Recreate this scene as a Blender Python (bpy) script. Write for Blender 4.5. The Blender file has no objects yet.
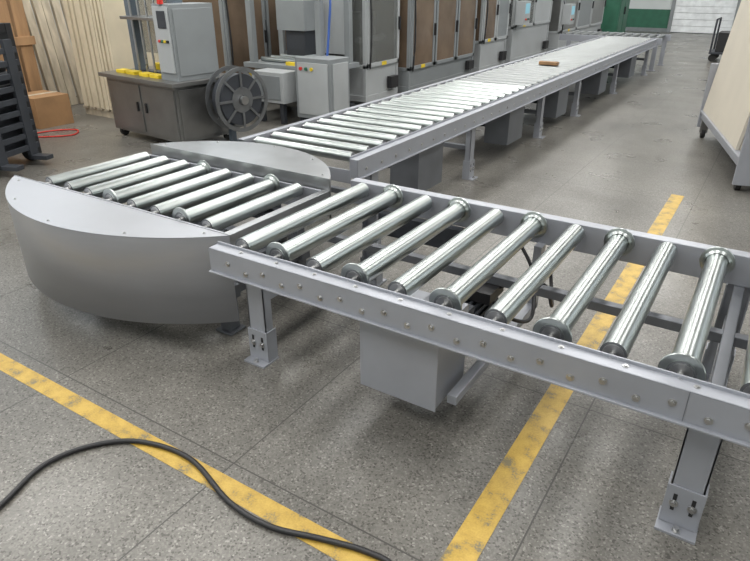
import bpy, math, random
from mathutils import Vector, Matrix
random.seed(7)
scene=bpy.context.scene
COL=scene.collection
# ---------------------------------------------------------------- materials
def new_mat(name):
    m=bpy.data.materials.new(name); m.use_nodes=True
    n=m.node_tree.nodes; l=m.node_tree.links
    return m,n,l,n['Principled BSDF']
def pbr(name,c,metal=0.,rough=.5,var=.12,vs=6.,rv=.1,bump=0.,bs=200.,alpha=1,stretch=None,trans=0):
    m,n,l,b=new_mat(name)
    tc=n.new('ShaderNodeTexCoord'); no=n.new('ShaderNodeTexNoise'); no.inputs['Scale'].default_value=vs; no.inputs['Detail'].default_value=5
    src=tc.outputs['Object']
    if stretch:
        mp=n.new('ShaderNodeMapping'); mp.inputs['Scale'].default_value=stretch; l.new(src,mp.inputs[0]); src=mp.outputs[0]
    l.new(src,no.inputs['Vector'])
    r=n.new('ShaderNodeValToRGB'); r.color_ramp.elements[0].position=.3; r.color_ramp.elements[1].position=.7
    r.color_ramp.elements[0].color=tuple(max(0,x*(1-var)) for x in c)+(1,)
    r.color_ramp.elements[1].color=tuple(min(1,x*(1+var)) for x in c)+(1,)
    l.new(no.outputs['Fac'],r.inputs[0]); l.new(r.outputs[0],b.inputs['Base Color'])
    if rv>0:
        mr=n.new('ShaderNodeMapRange'); mr.inputs['To Min'].default_value=max(.02,rough-rv); mr.inputs['To Max'].default_value=min(1,rough+rv)
        l.new(no.outputs['Fac'],mr.inputs['Value']); l.new(mr.outputs[0],b.inputs['Roughness'])
    else: b.inputs['Roughness'].default_value=rough
    b.inputs['Metallic'].default_value=metal
    if trans: b.inputs['Transmission Weight'].default_value=trans
    if alpha<1: b.inputs['Alpha'].default_value=alpha
    if bump:
        n2=n.new('ShaderNodeTexNoise'); n2.inputs['Scale'].default_value=bs; l.new(src,n2.inputs['Vector'])
        bp=n.new('ShaderNodeBump'); bp.inputs['Strength'].default_value=bump; bp.inputs['Distance'].default_value=.002
        l.new(n2.outputs['Fac'],bp.inputs['Height']); l.new(bp.outputs[0],b.inputs['Normal'])
    return m
PAINT=pbr('silver_paint',(.36,.375,.415),.3,.36,.05,5,.04)
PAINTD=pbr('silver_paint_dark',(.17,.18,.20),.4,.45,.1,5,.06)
GUARD=pbr('silver_sheet_metal',(.41,.42,.45),.4,.34,.04,3,.04,stretch=(1,1,6))
SHINY=pbr('galvanised_sheet',(.42,.43,.44),.85,.32,.08,7,.05)
ROLL=pbr('zinc_roller',(.46,.495,.485),1.,.28,.03,4,0)
ROLLD=pbr('coated_roller',(.30,.315,.315),.8,.42,.04,4,0)
CAP=pbr('roller_end_cap',(.24,.25,.26),.8,.35)
STEEL=pbr('bolt_steel',(.55,.55,.55),1.,.3)
BLACK=pbr('black_plastic',(.018,.018,.02),0,.45)
DARK=pbr('dark_machine_paint',(.045,.05,.06),.2,.5)
STAIN=pbr('stainless_panel',(.25,.25,.245),.75,.33,.12,4,.06)
MGREY=pbr('machine_grey_paint',(.25,.27,.28),.1,.45,.08,3)
MLIGHT=pbr('machine_light_paint',(.42,.44,.45),.05,.45,.06,3)
BLUEG=pbr('blue_grey_paint',(.12,.15,.18),.1,.45,.08,3)
BROWN=pbr('amber_window_panel',(.16,.115,.08),.0,.22,.25,2,.08)
GLASS=pbr('smoked_acrylic',(.22,.23,.22),.0,.12,.1,2,.03,alpha=.45)
YEL=pbr('yellow_plastic',(.75,.55,.03),0,.45)
RED=pbr('red_plastic',(.6,.03,.02),0,.4)
GREEN=pbr('green_paint',(.03,.13,.08),0,.5)
BLUE=pbr('blue_plastic',(.05,.12,.4),0,.4)
CREAM=pbr('cream_board',(.66,.58,.43),0,.75,.06,4)
PANEL=pbr('beige_panel',(.60,.55,.46),0,.6,.04,3)
CARD=pbr('cardboard',(.33,.19,.09),0,.8,.12,6)
WOOD=pbr('pine_wood',(.32,.19,.095),0,.7,.3,10,.1,stretch=(1,1,.15))
PALE=pbr('pale_wood',(.50,.44,.34),0,.7,.25,14,.1,stretch=(1,1,.2))
RUBBER=pbr('rubber',(.02,.02,.02),0,.7)
FOIL=pbr('stretch_film',(.6,.63,.66),0,.15,.1,5,.05,alpha=.55)
WALL=pbr('painted_wall',(.58,.61,.61),0,.8,.05,1.5)
CEIL=pbr('ceiling_sheet',(.14,.15,.16),0,.8,.05,1)
def emis(name,c,s):
    m,n,l,b=new_mat(name); b.inputs['Base Color'].default_value=(*c,1)
    b.inputs['Emission Color'].default_value=(*c,1); b.inputs['Emission Strength'].default_value=s
    no=n.new('ShaderNodeTexNoise'); no.inputs['Scale'].default_value=1.; mr=n.new('ShaderNodeMapRange')
    mr.inputs['To Min'].default_value=s*.85; mr.inputs['To Max'].default_value=s*1.15
    l.new(no.outputs['Fac'],mr.inputs['Value']); l.new(mr.outputs[0],b.inputs['Emission Strength'])
    return m
TUBE=emis('lamp_diffuser',(1,.98,.94),2.5)
DAY=emis('frosted_daylight_pane',(.85,.93,1),1.0)
SCREEN=emis('machine_screen',(.25,.5,.6),.3)

def floor_mat():
    m,n,l,b=new_mat('terrazzo_floor')
    tc=n.new('ShaderNodeTexCoord'); co=tc.outputs['Object']
    v=n.new('ShaderNodeTexVoronoi'); v.inputs['Scale'].default_value=150; l.new(co,v.inputs['Vector'])
    sx=n.new('ShaderNodeSeparateColor'); l.new(v.outputs['Color'],sx.inputs[0])
    r=n.new('ShaderNodeValToRGB'); e=r.color_ramp.elements; r.color_ramp.interpolation='CONSTANT'
    e[0].position=0; e[0].color=(.085,.080,.070,1); e[1].position=.12; e[1].color=(.146,.139,.125,1)
    for p,c in ((.45,(.170,.162,.146,1)),(.75,(.203,.194,.175,1)),(.95,(.28,.27,.245,1))):
        x=e.new(p); x.color=c
    l.new(sx.outputs[0],r.inputs[0])
    n1=n.new('ShaderNodeTexNoise'); n1.inputs['Scale'].default_value=.9; n1.inputs['Detail'].default_value=9; n1.inputs['Roughness'].default_value=.6; l.new(co,n1.inputs['Vector'])
    mr=n.new('ShaderNodeMapRange'); mr.inputs['From Min'].default_value=.32; mr.inputs['From Max'].default_value=.68; mr.inputs['To Min'].default_value=.72; mr.inputs['To Max'].default_value=1.15
    l.new(n1.outputs['Fac'],mr.inputs['Value'])
    mul=n.new('ShaderNodeMix'); mul.data_type='RGBA'; mul.blend_type='MULTIPLY'; mul.inputs['Factor'].default_value=1
    l.new(r.outputs[0],mul.inputs[6]); l.new(mr.outputs[0],mul.inputs[7])
    sp=n.new('ShaderNodeSeparateXYZ'); l.new(co,sp.inputs[0])
    def joint(out,off):
        a=n.new('ShaderNodeMath'); a.operation='ADD'; a.inputs[1].default_value=-off+105; l.new(out,a.inputs[0])
        d=n.new('ShaderNodeMath'); d.operation='PINGPONG'; d.inputs[1].default_value=.525; l.new(a.outputs[0],d.inputs[0])
        c=n.new('ShaderNodeMath'); c.operation='LESS_THAN'; c.inputs[1].default_value=.003; l.new(d.outputs[0],c.inputs[0]); return c
    jx=joint(sp.outputs[0],-1.4); jy=joint(sp.outputs[1],2.25)
    mx=n.new('ShaderNodeMath'); mx.operation='MAXIMUM'; l.new(jx.outputs[0],mx.inputs[0]); l.new(jy.outputs[0],mx.inputs[1])
    jm=n.new('ShaderNodeMix'); jm.data_type='RGBA'; l.new(mx.outputs[0],jm.inputs['Factor']); l.new(mul.outputs[2],jm.inputs[6]); jm.inputs[7].default_value=(.06,.058,.052,1)
    l.new(jm.outputs[2],b.inputs['Base Color'])
    n2=n.new('ShaderNodeTexNoise'); n2.inputs['Scale'].default_value=2.2; n2.inputs['Detail'].default_value=6; l.new(co,n2.inputs['Vector'])
    m2=n.new('ShaderNodeMapRange'); m2.inputs['From Min'].default_value=.3; m2.inputs['From Max'].default_value=.7; m2.inputs['To Min'].default_value=.25; m2.inputs['To Max'].default_value=.38
    l.new(n2.outputs['Fac'],m2.inputs['Value']); l.new(m2.outputs[0],b.inputs['Roughness'])
    b.inputs['Specular IOR Level'].default_value=.45
    return m
FLOOR=floor_mat()
def yellow_line_mat():
    m,n,l,b=new_mat('worn_yellow_paint')
    tc=n.new('ShaderNodeTexCoord'); co=tc.outputs['Object']
    no=n.new('ShaderNodeTexNoise'); no.inputs['Scale'].default_value=14; no.inputs['Detail'].default_value=8; l.new(co,no.inputs['Vector'])
    n3=n.new('ShaderNodeTexNoise'); n3.inputs['Scale'].default_value=150; n3.inputs['Detail'].default_value=2; l.new(co,n3.inputs['Vector'])
    ad=n.new('ShaderNodeMath'); ad.operation='ADD'; l.new(no.outputs['Fac'],ad.inputs[0])
    sc=n.new('ShaderNodeMath'); sc.operation='MULTIPLY'; sc.inputs[1].default_value=.4; l.new(n3.outputs['Fac'],sc.inputs[0]); l.new(sc.outputs[0],ad.inputs[1])
    r=n.new('ShaderNodeValToRGB'); e=r.color_ramp.elements
    e[0].position=.52; e[0].color=(.2,.17,.10,1); e[1].position=.64; e[1].color=(.46,.30,.055,1)
    x=e.new(.85); x.color=(.57,.38,.08,1)
    l.new(ad.outputs[0],r.inputs[0]); l.new(r.outputs[0],b.inputs['Base Color']); b.inputs['Roughness'].default_value=.45
    return m
YLINE=yellow_line_mat()

# ---------------------------------------------------------------- builder
class G:
    def __init__(s,name,loc=(0,0,0),rz=0.):
        s.name=name; s.parts={}; s.loc=loc; s.rz=rz
    def P(s,name,bevel=0):
        if name not in s.parts: s.parts[name]=dict(v=[],f=[],m=[],s=[],mats=[],bevel=bevel)
        return s.parts[name]
    def add(s,part,vs,fs,mat,smooth=False,bevel=0):
        p=s.P(part,bevel)
        if mat not in p['mats']: p['mats'].append(mat)
        mi=p['mats'].index(mat); o=len(p['v'])
        p['v']+= [tuple(v) for v in vs]
        for i,f in enumerate(fs):
            p['f'].append(tuple(o+k for k in f)); p['m'].append(mi)
            p['s'].append(smooth if isinstance(smooth,bool) else smooth[i])
    def box(s,part,x0,x1,y0,y1,z0,z1,mat,bevel=.003,M=None):
        vs=[Vector((x,y,z)) for z in (z0,z1) for y in (y0,y1) for x in (x0,x1)]
        if M is not None: vs=[M@v for v in vs]
        s.add(part,vs,[(0,2,3,1),(4,5,7,6),(0,1,5,4),(2,6,7,3),(0,4,6,2),(1,3,7,5)],mat,False,bevel)
    def cyl(s,part,p0,p1,r,mat,seg=24,r2=None,capmat=None):
        p0=Vector(p0);p1=Vector(p1);r2=r if r2 is None else r2
        a=(p1-p0).normalized(); u=a.orthogonal().normalized(); w=a.cross(u)
        ring=[(math.cos(2*math.pi*i/seg),math.sin(2*math.pi*i/seg)) for i in range(seg)]
        A=[p0+(u*c+w*q)*r for c,q in ring]; B=[p1+(u*c+w*q)*r2 for c,q in ring]
        s.add(part,A+B,[(i,(i+1)%seg,seg+(i+1)%seg,seg+i) for i in range(seg)],mat,True)
        s.add(part,A,[tuple(range(seg))[::-1]],capmat or mat); s.add(part,B,[tuple(range(seg))],capmat or mat)
    def lathe(s,part,p0,axis,prof,mat,seg=28):
        p0=Vector(p0); a=Vector(axis).normalized(); u=a.orthogonal().normalized(); w=a.cross(u)
        for k in range(len(prof)):
            (t0,r0),(t1,r1)=prof[k],prof[(k+1)%len(prof)]
            vs=[]
            for t,r in ((t0,r0),(t1,r1)):
                vs+=[p0+a*t+(u*math.cos(2*math.pi*i/seg)+w*math.sin(2*math.pi*i/seg))*r for i in range(seg)]
            s.add(part,vs,[(i,(i+1)%seg,seg+(i+1)%seg,seg+i) for i in range(seg)],mat,True)
    def ring(s,part,c,axis,ro,ri,w,mat,seg=32):
        s.lathe(part,Vector(c)-Vector(axis).normalized()*w/2,axis,[(0,ri),(0,ro),(w,ro),(w,ri)],mat,seg)
    def prism(s,part,pts,z0,z1,mat,bevel=.002):
        k=len(pts); vs=[(x,y,z0) for x,y in pts]+[(x,y,z1) for x,y in pts]
        s.add(part,vs,[tuple(range(k))[::-1],tuple(range(k,2*k))]+[(i,(i+1)%k,k+(i+1)%k,k+i) for i in range(k)],mat,False,bevel)
    def tube(s,part,pts,r,mat,seg=10,sub=8):
        P=[Vector(p) for p in pts]; Q=[]
        for i in range(len(P)-1):
            a=P[max(i-1,0)];b=P[i];c=P[i+1];d=P[min(i+2,len(P)-1)]
            for j in range(sub):
                t=j/sub; Q.append(.5*((2*b)+(c-a)*t+(2*a-5*b+4*c-d)*t*t+(-a+3*b-3*c+d)*t**3))
        Q.append(P[-1]); vs=[]; up=Vector((0,0,1))
        for i,q in enumerate(Q):
            d=(Q[min(i+1,len(Q)-1)]-Q[max(i-1,0)]).normalized()
            u=d.cross(up); 
            if u.length<.05: u=d.cross(Vector((1,0,0)))
            u.normalize(); w=d.cross(u)
            vs+=[q+(u*math.cos(2*math.pi*k/seg)+w*math.sin(2*math.pi*k/seg))*r for k in range(seg)]
        fs=[(i*seg+k,i*seg+(k+1)%seg,(i+1)*seg+(k+1)%seg,(i+1)*seg+k) for i in range(len(Q)-1) for k in range(seg)]
        s.add(part,vs,fs,mat,True); s.add(part,vs[:seg],[tuple(range(seg))],mat); s.add(part,vs[-seg:],[tuple(range(seg))[::-1]],mat)
    def done(s):
        single=len(s.parts)==1
        root=None
        if not single:
            root=bpy.data.objects.new(s.name,None); root.empty_display_size=.2; COL.objects.link(root)
            root.location=s.loc; root.rotation_euler=(0,0,s.rz)
        for nm,p in s.parts.items():
            me=bpy.data.meshes.new(nm); me.from_pydata(p['v'],[],p['f'])
            for m in p['mats']: me.materials.append(m)
            me.polygons.foreach_set('material_index',p['m']); me.polygons.foreach_set('use_smooth',p['s'])
            me.update()
            ob=bpy.data.objects.new(s.name if single else nm,me); COL.objects.link(ob)
            if single: ob.location=s.loc; ob.rotation_euler=(0,0,s.rz)
            else: ob.parent=root
            if p['bevel']:
                b=ob.modifiers.new('bevel','BEVEL'); b.width=p['bevel']; b.segments=2; b.limit_method='ANGLE'; b.angle_limit=math.radians(50)
        return root

# ---------------------------------------------------------------- room
def single_box(name,x0,x1,y0,y1,z0,z1,mat):
    g=G(name); g.box('body',x0,x1,y0,y1,z0,z1,mat,0); g.done()
X0,X1,Y0,Y1,ZC=-9.2,5.0,-4.0,24.0,5.2
single_box('floor',X0-.2,X1+.2,Y0-.2,Y1+.2,-.1,0,FLOOR)
single_box('wall_left',X0-.2,X0,Y0-.2,Y1+.2,0,ZC,WALL)
single_box('wall_right',X1,X1+.2,Y0-.2,Y1+.2,0,ZC,WALL)
single_box('wall_back',X0,X1,Y1,Y1+.2,0,ZC,WALL)
single_box('wall_front',X0,X1,Y0-.2,Y0,0,ZC,WALL)
single_box('ceiling',X0-.2,X1+.2,Y0-.2,Y1+.2,ZC,ZC+.1,CEIL)
single_box('baseboard_back',X0,X1,Y1-.02,Y1,0,.12,pbr('skirting',(.22,.24,.25),0,.6))
def window(idx,axis,a0,a1,z0,z1):
    g=G('window_%d'%idx)
    def B(part,u0,u1,d0,d1,w0,w1,mat):
        if axis=='x': g.box(part,X0+d0,X0+d1,u0,u1,w0,w1,mat)
        elif axis=='r': g.box(part,X1-d1,X1-d0,u0,u1,w0,w1,mat)
        else: g.box(part,u0,u1,Y1-d1,Y1-d0,w0,w1,mat)
    B('pane',a0,a1,0,.02,z0,z1,DAY)
    B('frame',a0-.05,a1+.05,0,.06,z0-.05,z0,MLIGHT);B('frame',a0-.05,a1+.05,0,.06,z1,z1+.05,MLIGHT)
    k=max(2,int((a1-a0)/1.0))
    for i in range(k+1):
        u=a0+(a1-a0)*i/k; B('frame',u-.03,u+.03,0,.05,z0,z1,MLIGHT)
    B('frame',a0,a1,0,.05,(z0+z1)/2-.02,(z0+z1)/2+.02,MLIGHT)
    g.done()
i=1
for y in (-2,2.5,7,11.5,16,20): window(i,'x',y,y+3,2.2,3.9); i+=1
for y in (8,13,18): window(i,'r',y,y+3,1.9,3.9); i+=1
g=G('door_1')
WD=pbr('white_door_paint',(.85,.88,.9),0,.5)
for k in range(14): g.box('slats',-3.5,-1.7,Y1-.05,Y1-.03,.02+k*.2,.21+k*.2,WD)
g.box('frame',-3.6,-3.5,Y1-.12,Y1,0,2.95,MGREY); g.box('frame',-1.7,-1.6,Y1-.12,Y1,0,2.95,MGREY); g.box('frame',-3.6,-1.6,Y1-.12,Y1,2.85,2.95,MGREY)
g.done()
single_box('trim_1',-6.5,-3.62,Y1-.01,Y1,.12,.7,GREEN)
for lx in (-7.2,-4.2,-1.2,2.0):
    for ly in (-1.5,2.6,6.8,11,15.2,19.4):
        g=G('ceiling_lamp'); g.box('housing',lx-.62,lx+.62,ly-1.22,ly+1.22,ZC-.09,ZC,MLIGHT); g.box('diffuser',lx-.59,lx+.59,ly-1.19,ly+1.19,ZC-.12,ZC-.09,TUBE)
        g.done()
        ld=bpy.data.lights.new('lamp','AREA'); ld.shape='RECTANGLE'; ld.size=1.2; ld.size_y=2.4; ld.energy=(70 if ly<9 else 56)*(.65 if lx>1 else 1); ld.color=(1,.985,.955)
        lo=bpy.data.objects.new('lamp_light',ld); lo.location=(lx,ly,ZC-.13); COL.objects.link(lo)
# ---------------------------------------------------------------- floor markings
g=G('floor_marking_line'); g.box('paint',-.545,-.445,.3,5.55,.0,.0015,YLINE,0); g.done()
g=G('floor_marking_line'); g.box('paint',-6.2,-.545,1.06,1.14,.0,.0015,YLINE,0); g.done()

# ---------------------------------------------------------------- conveyor helpers
def bolt(g,part,p,axis,r=.009,h=.008):
    a=Vector(axis); p=Vector(p)
    g.cyl(part,p-a*.001,p+a*.002,r*1.6,STEEL,14); g.cyl(part,p+a*.002,p+a*(.002+h),r,STEEL,6)
def roller(g,p0,p1,r,flanged=False,part='rollers',mat=None):
    mat=mat or ROLL
    p0=Vector(p0);p1=Vector(p1);a=(p1-p0).normalized()
    g.cyl(part,p0+a*.004,p1-a*.004,r,mat,64,capmat=CAP)
    for q,d in ((p0,a),(p1,-a)):
        g.cyl(part,q,q+d*.0041,r*.8,STEEL,28)
        g.cyl(part,q-d*.04,q+d*.002,.011,STEEL,6)
        if flanged:
            g.lathe('flange_rings',q+d*.006,d,[(0,r*.95),(0,r+.022),(.003,r+.024),(.009,r+.023),(.012,r+.012),(.020,r+.002)],ROLL,40)
def leg(g,part,x,y,ztop,face,mat=PAINT,w=.1):
    fx,fy=face
    M=Matrix.Translation((x,y,0))@Matrix.Rotation(math.atan2(fx,-fy),4,'Z')
    g.box(part,-w/2,w/2,0,.006,.13,ztop,mat,M=M)
    for s in (-1,1): g.box(part,s*w/2-(.006 if s>0 else 0),s*w/2+(.006 if s<0 else 0),0,.05,.13,ztop,mat,M=M)
    g.box(part,-w/2-.008,w/2+.008,-.008,-.001,.012,.17,mat,M=M)
    for s in (-1,1): g.box(part,s*(w/2+.005)-.003,s*(w/2+.005)+.003,-.004,.06,.012,.17,mat,M=M)
    g.box(part,-w/2-.012,w/2+.012,-.05,.06,0,.010,mat,M=M)
    ax=M.to_3x3()@Vector((0,-1,0))
    for s in (-1,1):
        g.box(part,s*.028-.006,s*.028+.006,-.0095,-.008,.07,.14,BLACK,M=M)
        bolt(g,'bolts',M@Vector((s*.028,-.009,.10)),ax,.009,.008)
    bolt(g,'bolts',M@Vector((0,-.03,.011)),(0,0,1),.009,.012)
# ---------------------------------------------------------------- near conveyor A
A=G('roller_conveyor')
xa,xb=-1.92,1.15
ZT=.6
A.box('near_rail',xa,xb,1.665,1.671,.495,ZT,PAINT)
A.box('near_rail',xa,xb,1.665,1.725,ZT-.005,ZT,PAINT)
A.box('near_rail',xa,xb,1.72,1.726,.48,ZT+.012,PAINT)
A.box('near_rail',xa,xb,1.650,1.725,.488,.496,PAINT)
A.box('near_rail',xa,xa+.005,1.665,1.725,.49,ZT,PAINT)
A.box('rail_splice',-.004,-.002,1.6635,1.665,.495,.6,PAINTD,0)
A.box('far_rail',xa,xb,2.755,2.761,.485,ZT+.02,PAINT)
A.box('far_rail',xa,xb,2.755,2.815,ZT+.015,ZT+.021,PAINT)
A.box('far_rail',xa,xb,2.755,2.815,.485,.491,PAINT)
A.box('far_rail',xa,xb,2.81,2.816,.485,ZT+.02,PAINT)
x=-1.81
xs=[]
while x<1.1:
    xs.append(x); x+=.1967
for k,x in enumerate(xs):
    roller(A,(x,1.758,.592),(x,2.72,.592),.042,flanged=(k%2==1))
    bolt(A,'bolts',(x,1.665,.548),(0,-1,0),.008,.006)
    bolt(A,'bolts',(x+.1,1.665,.525),(0,-1,0),.008,.006)
    bolt(A,'bolts',(x,2.755,.583),(0,-1,0),.010,.006)
    bolt(A,'bolts',(x+.05,1.70,.6),(0,0,1),.006,.003)
for x in (-1.785,.065,.95):
    leg(A,'legs',x,1.78,.49,(0,-1)); leg(A,'legs',x,2.79,.49,(0,1))
    A.box('cross_members',x-.02,x+.02,1.79,2.76,.30,.34,PAINT)
    A.box('cross_members',x-.02,x+.02,1.73,2.76,.455,.485,PAINTD)
A.box('long_brace',-1.83,1.0,2.3,2.34,.44,.48,PAINTD)
A.box('drive_box',-1.17,-.83,1.735,2.0,.135,.488,PAINT,.004)
A.box('drive_box',-1.175,-.825,1.731,1.735,.13,.488,PAINT,.002)
for x in (-1.15,-.86): bolt(A,'bolts',(x,1.731,.46),(0,-1,0),.006,.004)
A.box('drive_box',-.81,-.77,1.80,2.74,.14,.18,PAINT)
A.box('drive_box',-.81,-.77,2.70,2.76,.14,.49,PAINT)
A.cyl('gear_motor',(-.95,2.12,.30),(-.95,2.42,.30),.085,DARK,24)
for k in range(12): A.box('gear_motor',-.955,-.945,2.14,2.40,.20,.40,DARK,0,M=Matrix.Translation((-.95,0,.30))@Matrix.Rotation(k*math.pi/12,4,'Y')@Matrix.Translation((.95,0,-.30)))
A.box('gear_motor',-1.04,-.86,2.0,2.13,.20,.41,DARK)
A.box('gear_motor',-.98,-.82,2.2,2.36,.39,.44,BLACK)
A.tube('motor_cable',[(-.85,2.3,.42),(-.74,2.35,.46),(-.66,2.45,.42),(-.66,2.6,.25),(-.7,2.7,.3),(-.75,2.75,.48)],.009,BLACK)
A.tube('motor_cable',[(-.85,2.25,.41),(-.76,2.3,.3),(-.72,2.5,.22),(-.8,2.7,.35),(-.9,2.75,.47)],.009,BLACK)
A.box('far_chain_box',-1.7,-1.2,2.70,2.752,.36,.485,DARK)
A.done()

# ---------------------------------------------------------------- turntable
T=G('conveyor_turntable')
def seg_pts(x0,x1,yc,sag,n=56):
    h=(x1-x0)/2; R=(h*h+sag*sag)/(2*abs(sag)); cx=(x0+x1)/2; cy=yc+(R-abs(sag))*(1 if sag<0 else -1)
    a=math.asin(h/R); out=[]
    for i in range(n+1):
        t=-a+2*a*i/n; out.append((cx+R*math.sin(t),cy+(-1 if sag<0 else 1)*R*math.cos(t)))
    return out
def guard(part,x0,x1,yc,sag,z0,z1,mat):
    pts=seg_pts(x0,x1,yc,sag); k=len(pts)
    order=pts if sag<0 else pts[::-1]
    T.prism(part+'_top',order,z1-.004,z1,mat,0)
    sg=-1 if sag<0 else 1
    c=((x0+x1)/2,yc)
    inner=[(x+(c[0]-x)*.006,y-sg*.006) for x,y in pts]
    vs=[(x,y,z0) for x,y in pts]+[(x,y,z1) for x,y in pts]+[(x,y,z0) for x,y in inner]+[(x,y,z1) for x,y in inner]
    fs=[];
    for i in range(k-1):
        fs.append((i,i+1,k+i+1,k+i)); fs.append((2*k+i,3*k+i,3*k+i+1,2*k+i+1)); fs.append((i,2*k+i,2*k+i+1,i+1))
    T.add(part+'_skirt',vs,fs,mat,True)
    lo,hi=sorted((yc,yc-sg*.004))
    T.box(part+'_back',x0,x1,lo,hi,z0+.2,z1+.004,mat,.001)
    for i in (3,14,28,42,53):
        x,y=pts[i]; bolt(T,'bolts',(x+(c[0]-x)*.05,y-sg*.03,z1),(0,0,1),.005,.003)
guard('near_guard',-3.69,-1.945,1.815,-.36,.15,.60,GUARD)
guard('far_guard',-3.42,-1.95,2.60,.42,.35,.66,SHINY)
T.box('rails',-3.46,-1.99,1.822,1.835,.47,.60,PAINT); T.box('rails',-3.46,-1.99,2.565,2.578,.47,.60,PAINT)
T.box('rails',-3.49,-3.46,1.83,2.57,.47,.53,PAINT)
T.box('rails',-2.0,-1.955,1.83,2.60,.52,.595,SHINY)
T.box('rails',-2.045,-2.01,1.83,2.60,.46,.52,PAINTD)
for k in range(8):
    x=-3.40+k*.182
    roller(T,(x,1.85,.590),(x,2.535,.590),.038,flanged=(k in (3,6)))
T.ring('slewing_ring',(-2.7,2.2,.30),(0,0,1),.58,.50,.06,DARK,48)
T.cyl('turntable_post',(-2.7,2.2,.0),(-2.7,2.2,.33),.22,DARK,32)
T.box('base_frame',-3.3,-2.05,1.88,1.95,.20,.27,PAINTD);T.box('base_frame',-3.3,-2.05,2.45,2.52,.20,.27,PAINTD)
for x in (-3.25,-2.15):
    T.box('base_frame',x,x+.07,1.88,2.52,.20,.27,PAINTD)
    for y in (1.88,2.45):
        T.box('base_legs',x,x+.07,y,y+.07,.012,.47,PAINTD); T.box('base_legs',x-.02,x+.09,y-.02,y+.09,0,.012,PAINTD)
T.done()

# ---------------------------------------------------------------- long conveyor C
C=G('roller_conveyor')
ya,yb=3.17,13.4
xl,xr=-3.14,-2.15
C.box('right_rail',xr-.006,xr,ya,yb,.485,.605,PAINT); C.box('right_rail',xr-.06,xr,ya,yb,.60,.606,PAINT)
C.box('right_rail',xr-.066,xr-.06,ya,yb,.485,.62,PAINT); C.box('right_rail',xr-.06,xr+.015,ya,yb,.478,.486,PAINT)
C.box('right_rail',xr-.06,xr,ya,ya+.005,.485,.605,PAINT)
C.box('left_rail',xl-.05,xl,ya,yb,.605,.612,PAINT); C.box('left_rail',xl-.006,xl,ya,yb,.485,.61,PAINT); C.box('left_rail',xl-.05,xl-.044,ya,yb,.485,.61,PAINT)
y=ya+.1
while y<yb-.05:
    mid=y>6.6
    roller(C,(xl+.045,y,.588),(xr-.1,y,.588),.034 if not mid else .031,part='rollers' if not mid else 'coated_rollers',mat=ROLL if not mid else ROLLD)
    bolt(C,'bolts',(xr,y,.53),(1,0,0),.008,.005)
    y+=.19
C.box('under_tray',xl,xr-.066,5.5,yb,.47,.476,DARK)
for y in (3.42,5.05,6.95,8.4,10.5,12.9):
    leg(C,'legs',xr-.03,y,.485,(1,0),w=.09); leg(C,'legs',xl-.01,y,.485,(-1,0),w=.09)
    C.box('cross_members',xl,xr-.04,y-.02,y+.02,.26,.30,PAINTD)
for y in (4.1,6.0,7.6,9.6,11.6):
    C.box('drive_box',xr-.32,xr-.06,y,y+.42,.10,.484,PAINTD,.004)
    C.cyl('gear_motors',(xr-.6,y+.2,.3),(xr-.33,y+.2,.3),.08,DARK,20)
C.box('end_plate',xl,xr-.06,ya,ya+.006,.44,.53,PAINT)
C.done()
g=G('wooden_block'); g.box('b',-2.75,-2.5,8.35,8.43,.6195,.66,WOOD); g.done()

g=G('power_cable'); g.tube('t',[(-1.83,.15,.012),(-1.87,.40,.012),(-1.93,.62,.012),(-1.985,.80,.012),(-1.93,.96,.012),(-1.79,1.08,.012),(-1.55,1.12,.012),(-1.27,1.045,.012),(-1.08,1.04,.012),(-.91,1.09,.012),(-.75,1.13,.012),(-.63,1.12,.012),(-.45,.98,.012),(-.3,.6,.012)],.010,BLACK,12); g.done()

# ---------------------------------------------------------------- strapping machine
S=G('strapping_machine',(-5.72,4.72,0),math.radians(-6))
S.box('cabinet',-.66,.62,-.36,.36,.08,.66,STAIN)
S.box('cabinet',-.64,-.02,-.372,-.36,.12,.62,STAIN); S.box('cabinet',.02,.60,-.372,-.36,.12,.62,STAIN)
S.box('cabinet',.62,.632,-.33,.33,.12,.62,STAIN)
for x in (-.08,.08): S.box('door_handles',x-.012,x+.012,-.39,-.372,.34,.44,BLACK)
S.box('table_top',-.72,.68,-.42,.42,.66,.70,STAIN)
S.box('table_top',-.5,.25,-.05,.05,.70,.712,DARK)
for x in (-.45,-.25,.0,.2):
    S.box('yellow_guides',x-.09,x+.07,-.30,-.20,.70,.735,YEL)
S.box('yellow_guides',-.45,.25,.12,.20,.70,.77,YEL)
for x in (-.5,.3):
    S.box('arch',x-.05,x+.05,-.06,.06,.70,1.72,BLUEG)
S.box('arch',-.55,.35,-.06,.06,1.66,1.78,BLUEG)
for x in (-.35,-.2,-.05,.1): S.cyl('arch_rods',(x,-.12,.70),(x,-.12,1.7),.012,STEEL,10)
S.box('arch_cover',-.44,.24,.02,.03,.9,1.66,GLASS)
S.box('press_plate',-.45,.22,-.2,.1,1.25,1.28,STAIN)
S.box('control_cabinet',.33,.62,-.30,.22,.70,1.42,MGREY)
S.box('control_cabinet',.35,.60,-.312,-.30,.78,1.40,MLIGHT)
S.box('control_cabinet',.62,.63,-.27,.19,.75,1.38,MGREY)
S.box('control_screen',.42,.56,-.318,-.312,1.2,1.36,DARK)
for k,(mm) in enumerate((RED,GREEN,YEL,BLACK)): S.cyl('buttons',(.42+k*.045,-.312,1.08),(.42+k*.045,-.33,1.08),.014,mm,12)
S.cyl('buttons',(.49,-.3,1.42),(.49,-.3,1.47),.03,RED,16)
for x in (-.58,.55):
    for y in (-.3,.3):
        S.cyl('castors',(x-.02,y,.05),(x+.02,y,.05),.05,RUBBER,18); S.box('castors',x-.03,x+.03,y-.03,y+.03,.06,.1,STEEL)
S.done()
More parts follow.
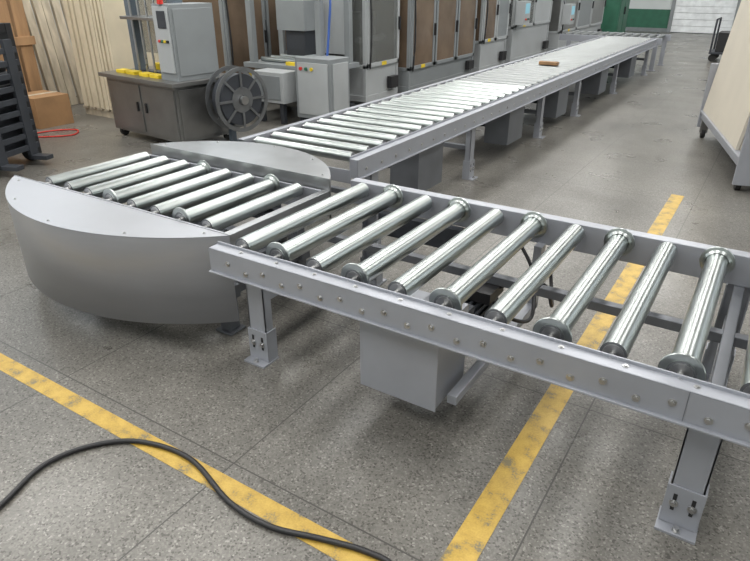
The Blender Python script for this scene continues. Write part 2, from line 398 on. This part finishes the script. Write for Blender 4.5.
Rl=G('strapping_reel_stand',(-4.80,4.82,0),math.radians(-10))
for xx in (-.09,.09):
    Rl.ring('reel',(xx,0,.50),(1,0,0),.33,.29,.012,CAP,48); Rl.ring('reel',(xx,0,.50),(1,0,0),.13,.05,.012,CAP,32)
    for k in range(8):
        a=k*math.pi/4; M=Matrix.Translation((xx,0,.50))@Matrix.Rotation(a,4,'X'); Rl.box('reel',-.006,.006,-.012,.012,.11,.30,CAP,M=M)
Rl.ring('strap_coil',(0,0,.50),(1,0,0),.26,.12,.16,DARK,48)
Rl.cyl('hub',(-.14,0,.50),(.14,0,.50),.045,STEEL,20)
Rl.box('stand',-.18,-.12,-.03,.03,.02,.54,BLUEG); Rl.box('stand',-.2,.14,-.2,-.16,0,.03,BLUEG); Rl.box('stand',-.2,.14,.16,.2,0,.03,BLUEG); Rl.box('stand',-.19,-.13,-.2,.2,0,.03,BLUEG)
Rl.done()

# ---------------------------------------------------------------- carton sealing machine
K=G('carton_sealing_machine')
K.box('base',-5.9,-4.85,6.3,6.95,.14,.60,STAIN)
K.box('table',-6.0,-4.7,6.2,7.0,.60,.66,MGREY)
K.box('control_box',-4.95,-4.42,5.98,6.36,.10,.80,MGREY); K.box('control_box',-4.91,-4.46,5.97,5.98,.15,.75,MLIGHT)
K.box('control_box',-4.42,-4.41,6.02,6.32,.15,.75,MLIGHT)
for k,mm in enumerate((RED,GREEN,YEL)): K.cyl('buttons',(-4.85+k*.08,5.97,.68),(-4.85+k*.08,5.95,.68),.02,mm,12)
K.box('side_box',-5.55,-5.05,5.86,6.16,.26,.62,MLIGHT); K.box('side_box',-5.5,-5.1,5.85,5.86,.3,.58,MGREY)
for x in (-5.9,-4.8):
    for y in (6.3,6.9): K.box('posts',x-.04,x+.04,y-.04,y+.04,.66,1.85,MGREY); K.box('feet',x-.05,x+.05,y-.05,y+.05,0,.14,DARK)
K.box('feet',-4.93,-4.87,6.0,6.3,0,.10,DARK); K.box('feet',-4.5,-4.44,6.0,6.3,0,.10,DARK)
K.box('feet',-5.5,-5.44,5.9,5.96,0,.26,DARK); K.box('feet',-5.16,-5.1,5.9,5.96,0,.26,DARK)
K.box('top_beam',-5.95,-4.75,6.26,6.34,1.8,1.9,MGREY); K.box('top_beam',-5.95,-4.75,6.86,6.94,1.8,1.9,MGREY)
K.box('sheet_panels',-5.3,-4.84,6.91,6.92,.75,1.8,MLIGHT); K.box('sheet_panels',-5.86,-5.36,6.91,6.92,.75,1.8,BROWN)
K.box('head',-5.6,-5.15,6.45,6.8,1.05,1.4,MGREY)
K.box('head',-5.5,-5.2,6.5,6.75,.75,1.05,DARK)
for y in (6.4,6.6,6.8): K.cyl('belt_rollers',(-5.85,y,.69),(-4.9,y,.69),.03,ROLL,16)
K.box('yellow_guard',-5.3,-4.9,6.22,6.28,.66,.70,YEL)
K.tube('hoses',[(-4.72,6.3,.66),(-4.70,6.35,1.1),(-4.72,6.4,1.5),(-5.1,6.6,1.6)],.015,BLUE)
K.done()

def enclosure(name,x0,x1,y0,y1,h,doors,mat,panes,base=.35,extra=True,seed=1):
    if not isinstance(panes,(list,tuple)): panes=[panes]
    rnd=random.Random(seed); g=G(name)
    for x in (x0+.06,x1-.06):
        for y in (y0+.08,(y0+y1)/2,y1-.08):
            g.cyl('feet',(x,y,0),(x,y,.02),.05,RUBBER,16); g.cyl('feet',(x,y,.02),(x,y,.13),.018,STEEL,10)
    g.box('base_frame',x0,x1,y0,y1,.12,.2,mat)
    g.box('base_panels',x0+.02,x1-.015,y0+.015,y1-.02,.2,base,mat)
    t=.05
    for x in (x0,x1-t):
        for y in (y0,y1-t): g.box('frame_posts',x,x+t,y,y+t,.2,h,mat)
    g.box('frame_posts',x0,x1,y0,y0+t,h-t,h,mat);g.box('frame_posts',x0,x1,y1-t,y1,h-t,h,mat)
    g.box('frame_posts',x0,x0+t,y0,y1,h-t,h,mat);g.box('frame_posts',x1-t,x1,y0,y1,h-t,h,mat)
    g.box('frame_posts',x1-t,x1,y0,y1,base,base+t,mat); g.box('frame_posts',x0,x1,y0,y0+t,base,base+t,mat)
    w=(y1-y0)/doors
    for i in range(doors):
        a=y0+i*w+.02; b=a+w-.04
        for (p,q) in ((a,a+.05),(b-.05,b)): g.box('door_frames',x1,x1+.025,p,q,base+.02,h-.02,mat)
        g.box('door_frames',x1,x1+.025,a,b,base+.02,base+.07,mat); g.box('door_frames',x1,x1+.025,a,b,h-.07,h-.02,mat)
        g.box('door_panels',x1+.006,x1+.014,a+.05,b-.05,base+.07,h-.07,panes[i%len(panes)],0)
        g.box('handles',x1+.025,x1+.06,b-.04,b-.02,base+.45,base+.62,BLACK)
    g.box('door_panels',x0+.05,x1-.05,y0+.006,y0+.014,base+.05,h-.05,panes[0],0)
    g.box('roof_panel',x0+.01,x1-.01,y0+.01,y1-.01,h-.01,h+.005,mat)
    g.box('back_panel',x0,x0+.01,y0+.05,y1-.05,base,h-.05,mat)
    for i in range(7):
        cx=rnd.uniform(x0+.3,x1-.3); cy=rnd.uniform(y0+.25,y1-.25); s=rnd.uniform(.08,.2); z=rnd.uniform(base+.02,h-.7)
        g.box('inner_works',cx-s,cx+s,cy-s,cy+s,base,z+.3,rnd.choice([DARK,STAIN,MLIGHT,BLUEG]))
    g.cyl('inner_rollers',(x0+.15,y0+.1,base+.3),(x0+.15,y1-.1,base+.3),.05,ROLL,16)
    g.cyl('inner_rollers',(x1-.2,y0+.1,base+.35),(x1-.2,y1-.1,base+.35),.04,ROLL,16)
    g.tube('air_lines',[(x1+.03,y0+.06,base),(x1+.05,y0+.07,base+.5),(x1+.04,y0+.03,h-.3),(x1-.02,y0+.02,h-.05)],.012,BLACK)
    g.box('valve_block',x1,x1+.07,y1-.3,y1-.1,.24,min(base-.04,.4),BLACK)
    g.box('label_plates',x1+.025,x1+.028,y0+w*.5-.06,y0+w*.5+.06,base+.02,base+.07,YEL,0)
    if extra:
        g.box('control_panel',x1+.03,x1+.2,y0-.02,y0+.32,h*.52,h*.52+.42,MLIGHT); g.box('control_panel',x1+.2,x1+.206,y0+.04,y0+.26,h*.52+.2,h*.52+.38,SCREEN)
        g.box('control_panel',x1,x1+.05,y0+.1,y0+.2,h*.52+.1,h*.52+.2,mat)
        for k,mm in enumerate((RED,GREEN,BLACK)): g.cyl('buttons',(x1+.2,y0+.08+k*.07,h*.52+.1),(x1+.225,y0+.08+k*.07,h*.52+.1),.018,mm,12)
    g.done()
enclosure('case_packing_machine',-7.9,-6.5,6.4,8.9,1.95,3,MGREY,BROWN,seed=3,extra=False)
enclosure('wrapping_machine',-6.0,-4.7,7.15,8.0,1.95,1,MLIGHT,GLASS,base=.55,seed=5,extra=False)
enclosure('palletising_machine',-6.2,-4.6,8.15,10.4,1.95,3,MGREY,BROWN,base=.42,seed=8,extra=False)
enclosure('inspection_machine',-6.0,-4.6,10.7,11.9,1.7,2,MLIGHT,(BROWN,MGREY),base=.6,seed=9,extra=False)
enclosure('labelling_machine',-6.0,-4.6,12.2,14.4,1.6,2,MLIGHT,(GLASS,MLIGHT),base=.75,seed=11)
enclosure('shrink_tunnel_machine',-5.9,-4.5,14.9,18.6,1.35,3,MLIGHT,(STAIN,MGREY,STAIN),base=.5,seed=13)
g=G('green_cabinet')
g.box('body',-5.4,-4.3,19.6,20.8,.1,1.5,GREEN); g.box('doors',-4.3,-4.285,19.65,20.18,.15,1.45,GREEN); g.box('doors',-4.3,-4.285,20.22,20.75,.15,1.45,GREEN)
g.box('handles',-4.285,-4.26,20.14,20.16,.7,.9,BLACK); g.box('handles',-4.285,-4.26,20.24,20.26,.7,.9,BLACK); g.box('plinth',-5.35,-4.35,19.65,20.75,0,.1,DARK); g.done()
D=G('roller_conveyor')
D.box('rails',-4.1,-2.1,13.6,13.65,.48,.6,PAINT); D.box('rails',-4.1,-2.1,14.6,14.65,.48,.6,PAINT)
for k in range(12): D.cyl('rollers',(-4.0+k*.16,13.66,.58),(-4.0+k*.16,14.59,.58),.035,ROLLD,20,capmat=CAP)
for x in (-3.9,-2.2):
    for y in (13.6,14.6): D.box('legs',x-.04,x+.04,y,y+.05,.01,.48,PAINT); D.box('legs',x-.07,x+.07,y-.03,y+.08,0,.012,PAINT)
D.done()

# ---------------------------------------------------------------- left background
F=G('pallet_stacker_truck',(-6.35,2.85,0),math.radians(20))
F.box('battery_body',-.35,.3,-.45,.4,.12,.85,DARK,.02); F.box('battery_body',-.3,.25,-.4,.35,.85,.95,BLACK,.02)
for y in (-.32,.27): F.box('mast',.32,.42,y,y+.07,.08,1.28,BLACK)
F.box('mast',.33,.41,-.32,.34,1.2,1.28,BLACK); F.box('mast',.34,.40,-.32,.34,.7,.76,BLACK)
for k in range(9): F.box('carriage',.42,.45,-.28,.3,.15+k*.11,.20+k*.11,DARK)
for y in (-.25,.15): F.box('forks',.42,.62,y,y+.1,.06,.10,DARK); F.box('carriage',.42,.46,y,y+.1,.06,1.15,DARK)
F.tube('tiller',[(-.3,0,.8),(-.45,0,1.1),(-.5,0,1.25)],.025,BLACK); F.cyl('tiller',(-.5,-.15,1.25),(-.5,.15,1.25),.02,BLACK)
for y in (-.36,.3):
    for x in (-.2,.3): F.cyl('wheels',(x,y,.09),(x,y+.07,.09),.09,RUBBER,20)
F.done()
W=G('wooden_crate')
W.box('rails',-8.95,-8.05,3.45,3.52,.1,.2,WOOD)
for k in range(8): W.box('slats',-8.05,-8.02,3.1+k*.19,3.25+k*.19,0,1.9,WOOD)
for z in (.1,.9,1.7): W.box('battens',-8.02,-7.99,3.05,4.62,z,z+.1,WOOD)
for k in range(5): W.box('slats',-8.95+k*.18,-8.8+k*.18,3.08,3.11,0,1.9,WOOD)
for k in range(5): W.box('slats',-8.95+k*.18,-8.8+k*.18,4.59,4.62,0,1.9,WOOD)
W.done()
g=G('cardboard_box'); g.box('body',-7.95,-7.42,4.1,4.55,0,.36,CARD); g.box('tape',-7.72,-7.65,4.098,4.552,.0,.364,PALE,0); g.done()
g=G('cardboard_box'); g.box('body',-7.93,-7.5,3.45,3.95,0,.42,CARD); g.box('tape',-7.75,-7.68,3.448,3.952,.0,.424,PALE,0); g.done()
g=G('timber_plank_stack')
for k in range(7):
    M=Matrix.Translation((-8.55+.02*(k%3),4.82+k*.14,0))@Matrix.Rotation(math.radians(-8),4,'Y')
    g.box('planks',-.03,.03,0,.11,0,1.8+.05*(k%2),PALE,M=M)
g.done()
g=G('cardboard_sheet_stack')
for k in range(16):
    o=random.uniform(-.015,.015); g.box('sheets',-7.75+k*.05+o*.3,-7.71+k*.05+o*.3,4.95+o,5.85+o,.12,1.45+o,CREAM,.002)
for y in (4.98,5.36,5.72): g.box('pallet',-7.8,-6.9,y,y+.09,0,.09,PALE)
for k in range(6): g.box('pallet',-7.8+k*.15,-7.7+k*.15,4.95,5.85,.09,.12,PALE)
g.done()
g=G('red_air_hose'); g.tube('t',[(-7.3,3.0,.01),(-7.25,3.7,.01),(-7.2,4.1,.01),(-7.0,4.3,.01),(-6.8,4.1,.01),(-7.1,3.8,.01),(-7.4,3.9,.01)],.008,RED); g.done()
g=G('film_wrapped_parts'); g.box('pallet',-6.4,-5.6,5.75,5.85,0,.1,PALE); 
for k in range(3): g.cyl('film_rolls',(-6.25+k*.27,5.8,.1),(-6.25+k*.27,5.8,.55),.11,FOIL,24)
g.done()

# ---------------------------------------------------------------- right side
Q=G('parts_trolley',(-.13,5.9,0),math.radians(14.6))
Q.box('end_plates',0,1.0,0,.03,.06,.80,PAINT); Q.box('end_plates',0,1.0,2.2,2.23,.10,.80,PAINT)
Q.box('frame',0.02,.05,.03,2.2,.2,.26,PAINT); Q.box('frame',.95,1.0,.03,2.2,.12,.2,PAINT)
Q.box('shelf',0,1.0,.03,2.2,.26,.29,PAINT)
for x in (.04,.9):
    for y in (.08,2.1): Q.cyl('castors',(x,y,.05),(x+.04,y,.05),.05,RUBBER,18); Q.box('castors',x-.02,x+.06,y-.02,y+.02,.06,.2,STEEL)
for k in range(4):
    Mx=Matrix.Translation((.02+k*.035,.3,.291))@Matrix.Rotation(math.radians(6),4,'Y')
    Q.box('beige_panels',0,.03,0,1.88,0,1.7,PANEL,M=Mx)
Q.done()
g=G('platform_trolley',(-1.15,16.2,0))
g.box('deck',-.3,.3,-.4,.4,.16,.2,DARK)
for y in (-.36,.36): g.cyl('handle',(-.28,y,.2),(-.28,y,.85),.02,DARK,12)
g.cyl('handle',(-.28,-.36,.85),(-.28,.36,.85),.02,DARK,12)
g.box('tool_case',-.2,.25,-.3,.25,.2,.6,BLACK,.01)
for x in (-.22,.22):
    for y in (-.3,.3): g.cyl('wheels',(x,y-.02,.08),(x,y+.02,.08),.08,RUBBER,18)
g.done()

# ---------------------------------------------------------------- camera / world / view
cd=bpy.data.cameras.new('camera'); cam=bpy.data.objects.new('camera',cd); COL.objects.link(cam); scene.camera=cam
cam.location=(0,0,1.65); cam.rotation_euler=(math.radians(90-26.4),0,math.radians(32.5))
cd.sensor_width=36; cd.lens=36*610/750; cd.clip_end=100; cd.clip_start=.02
w=bpy.data.worlds.new('world'); scene.world=w; w.use_nodes=True
w.node_tree.nodes['Background'].inputs[0].default_value=(.7,.8,.9,1); w.node_tree.nodes['Background'].inputs[1].default_value=.5
scene.view_settings.view_transform='Standard'
scene.view_settings.exposure=0.05
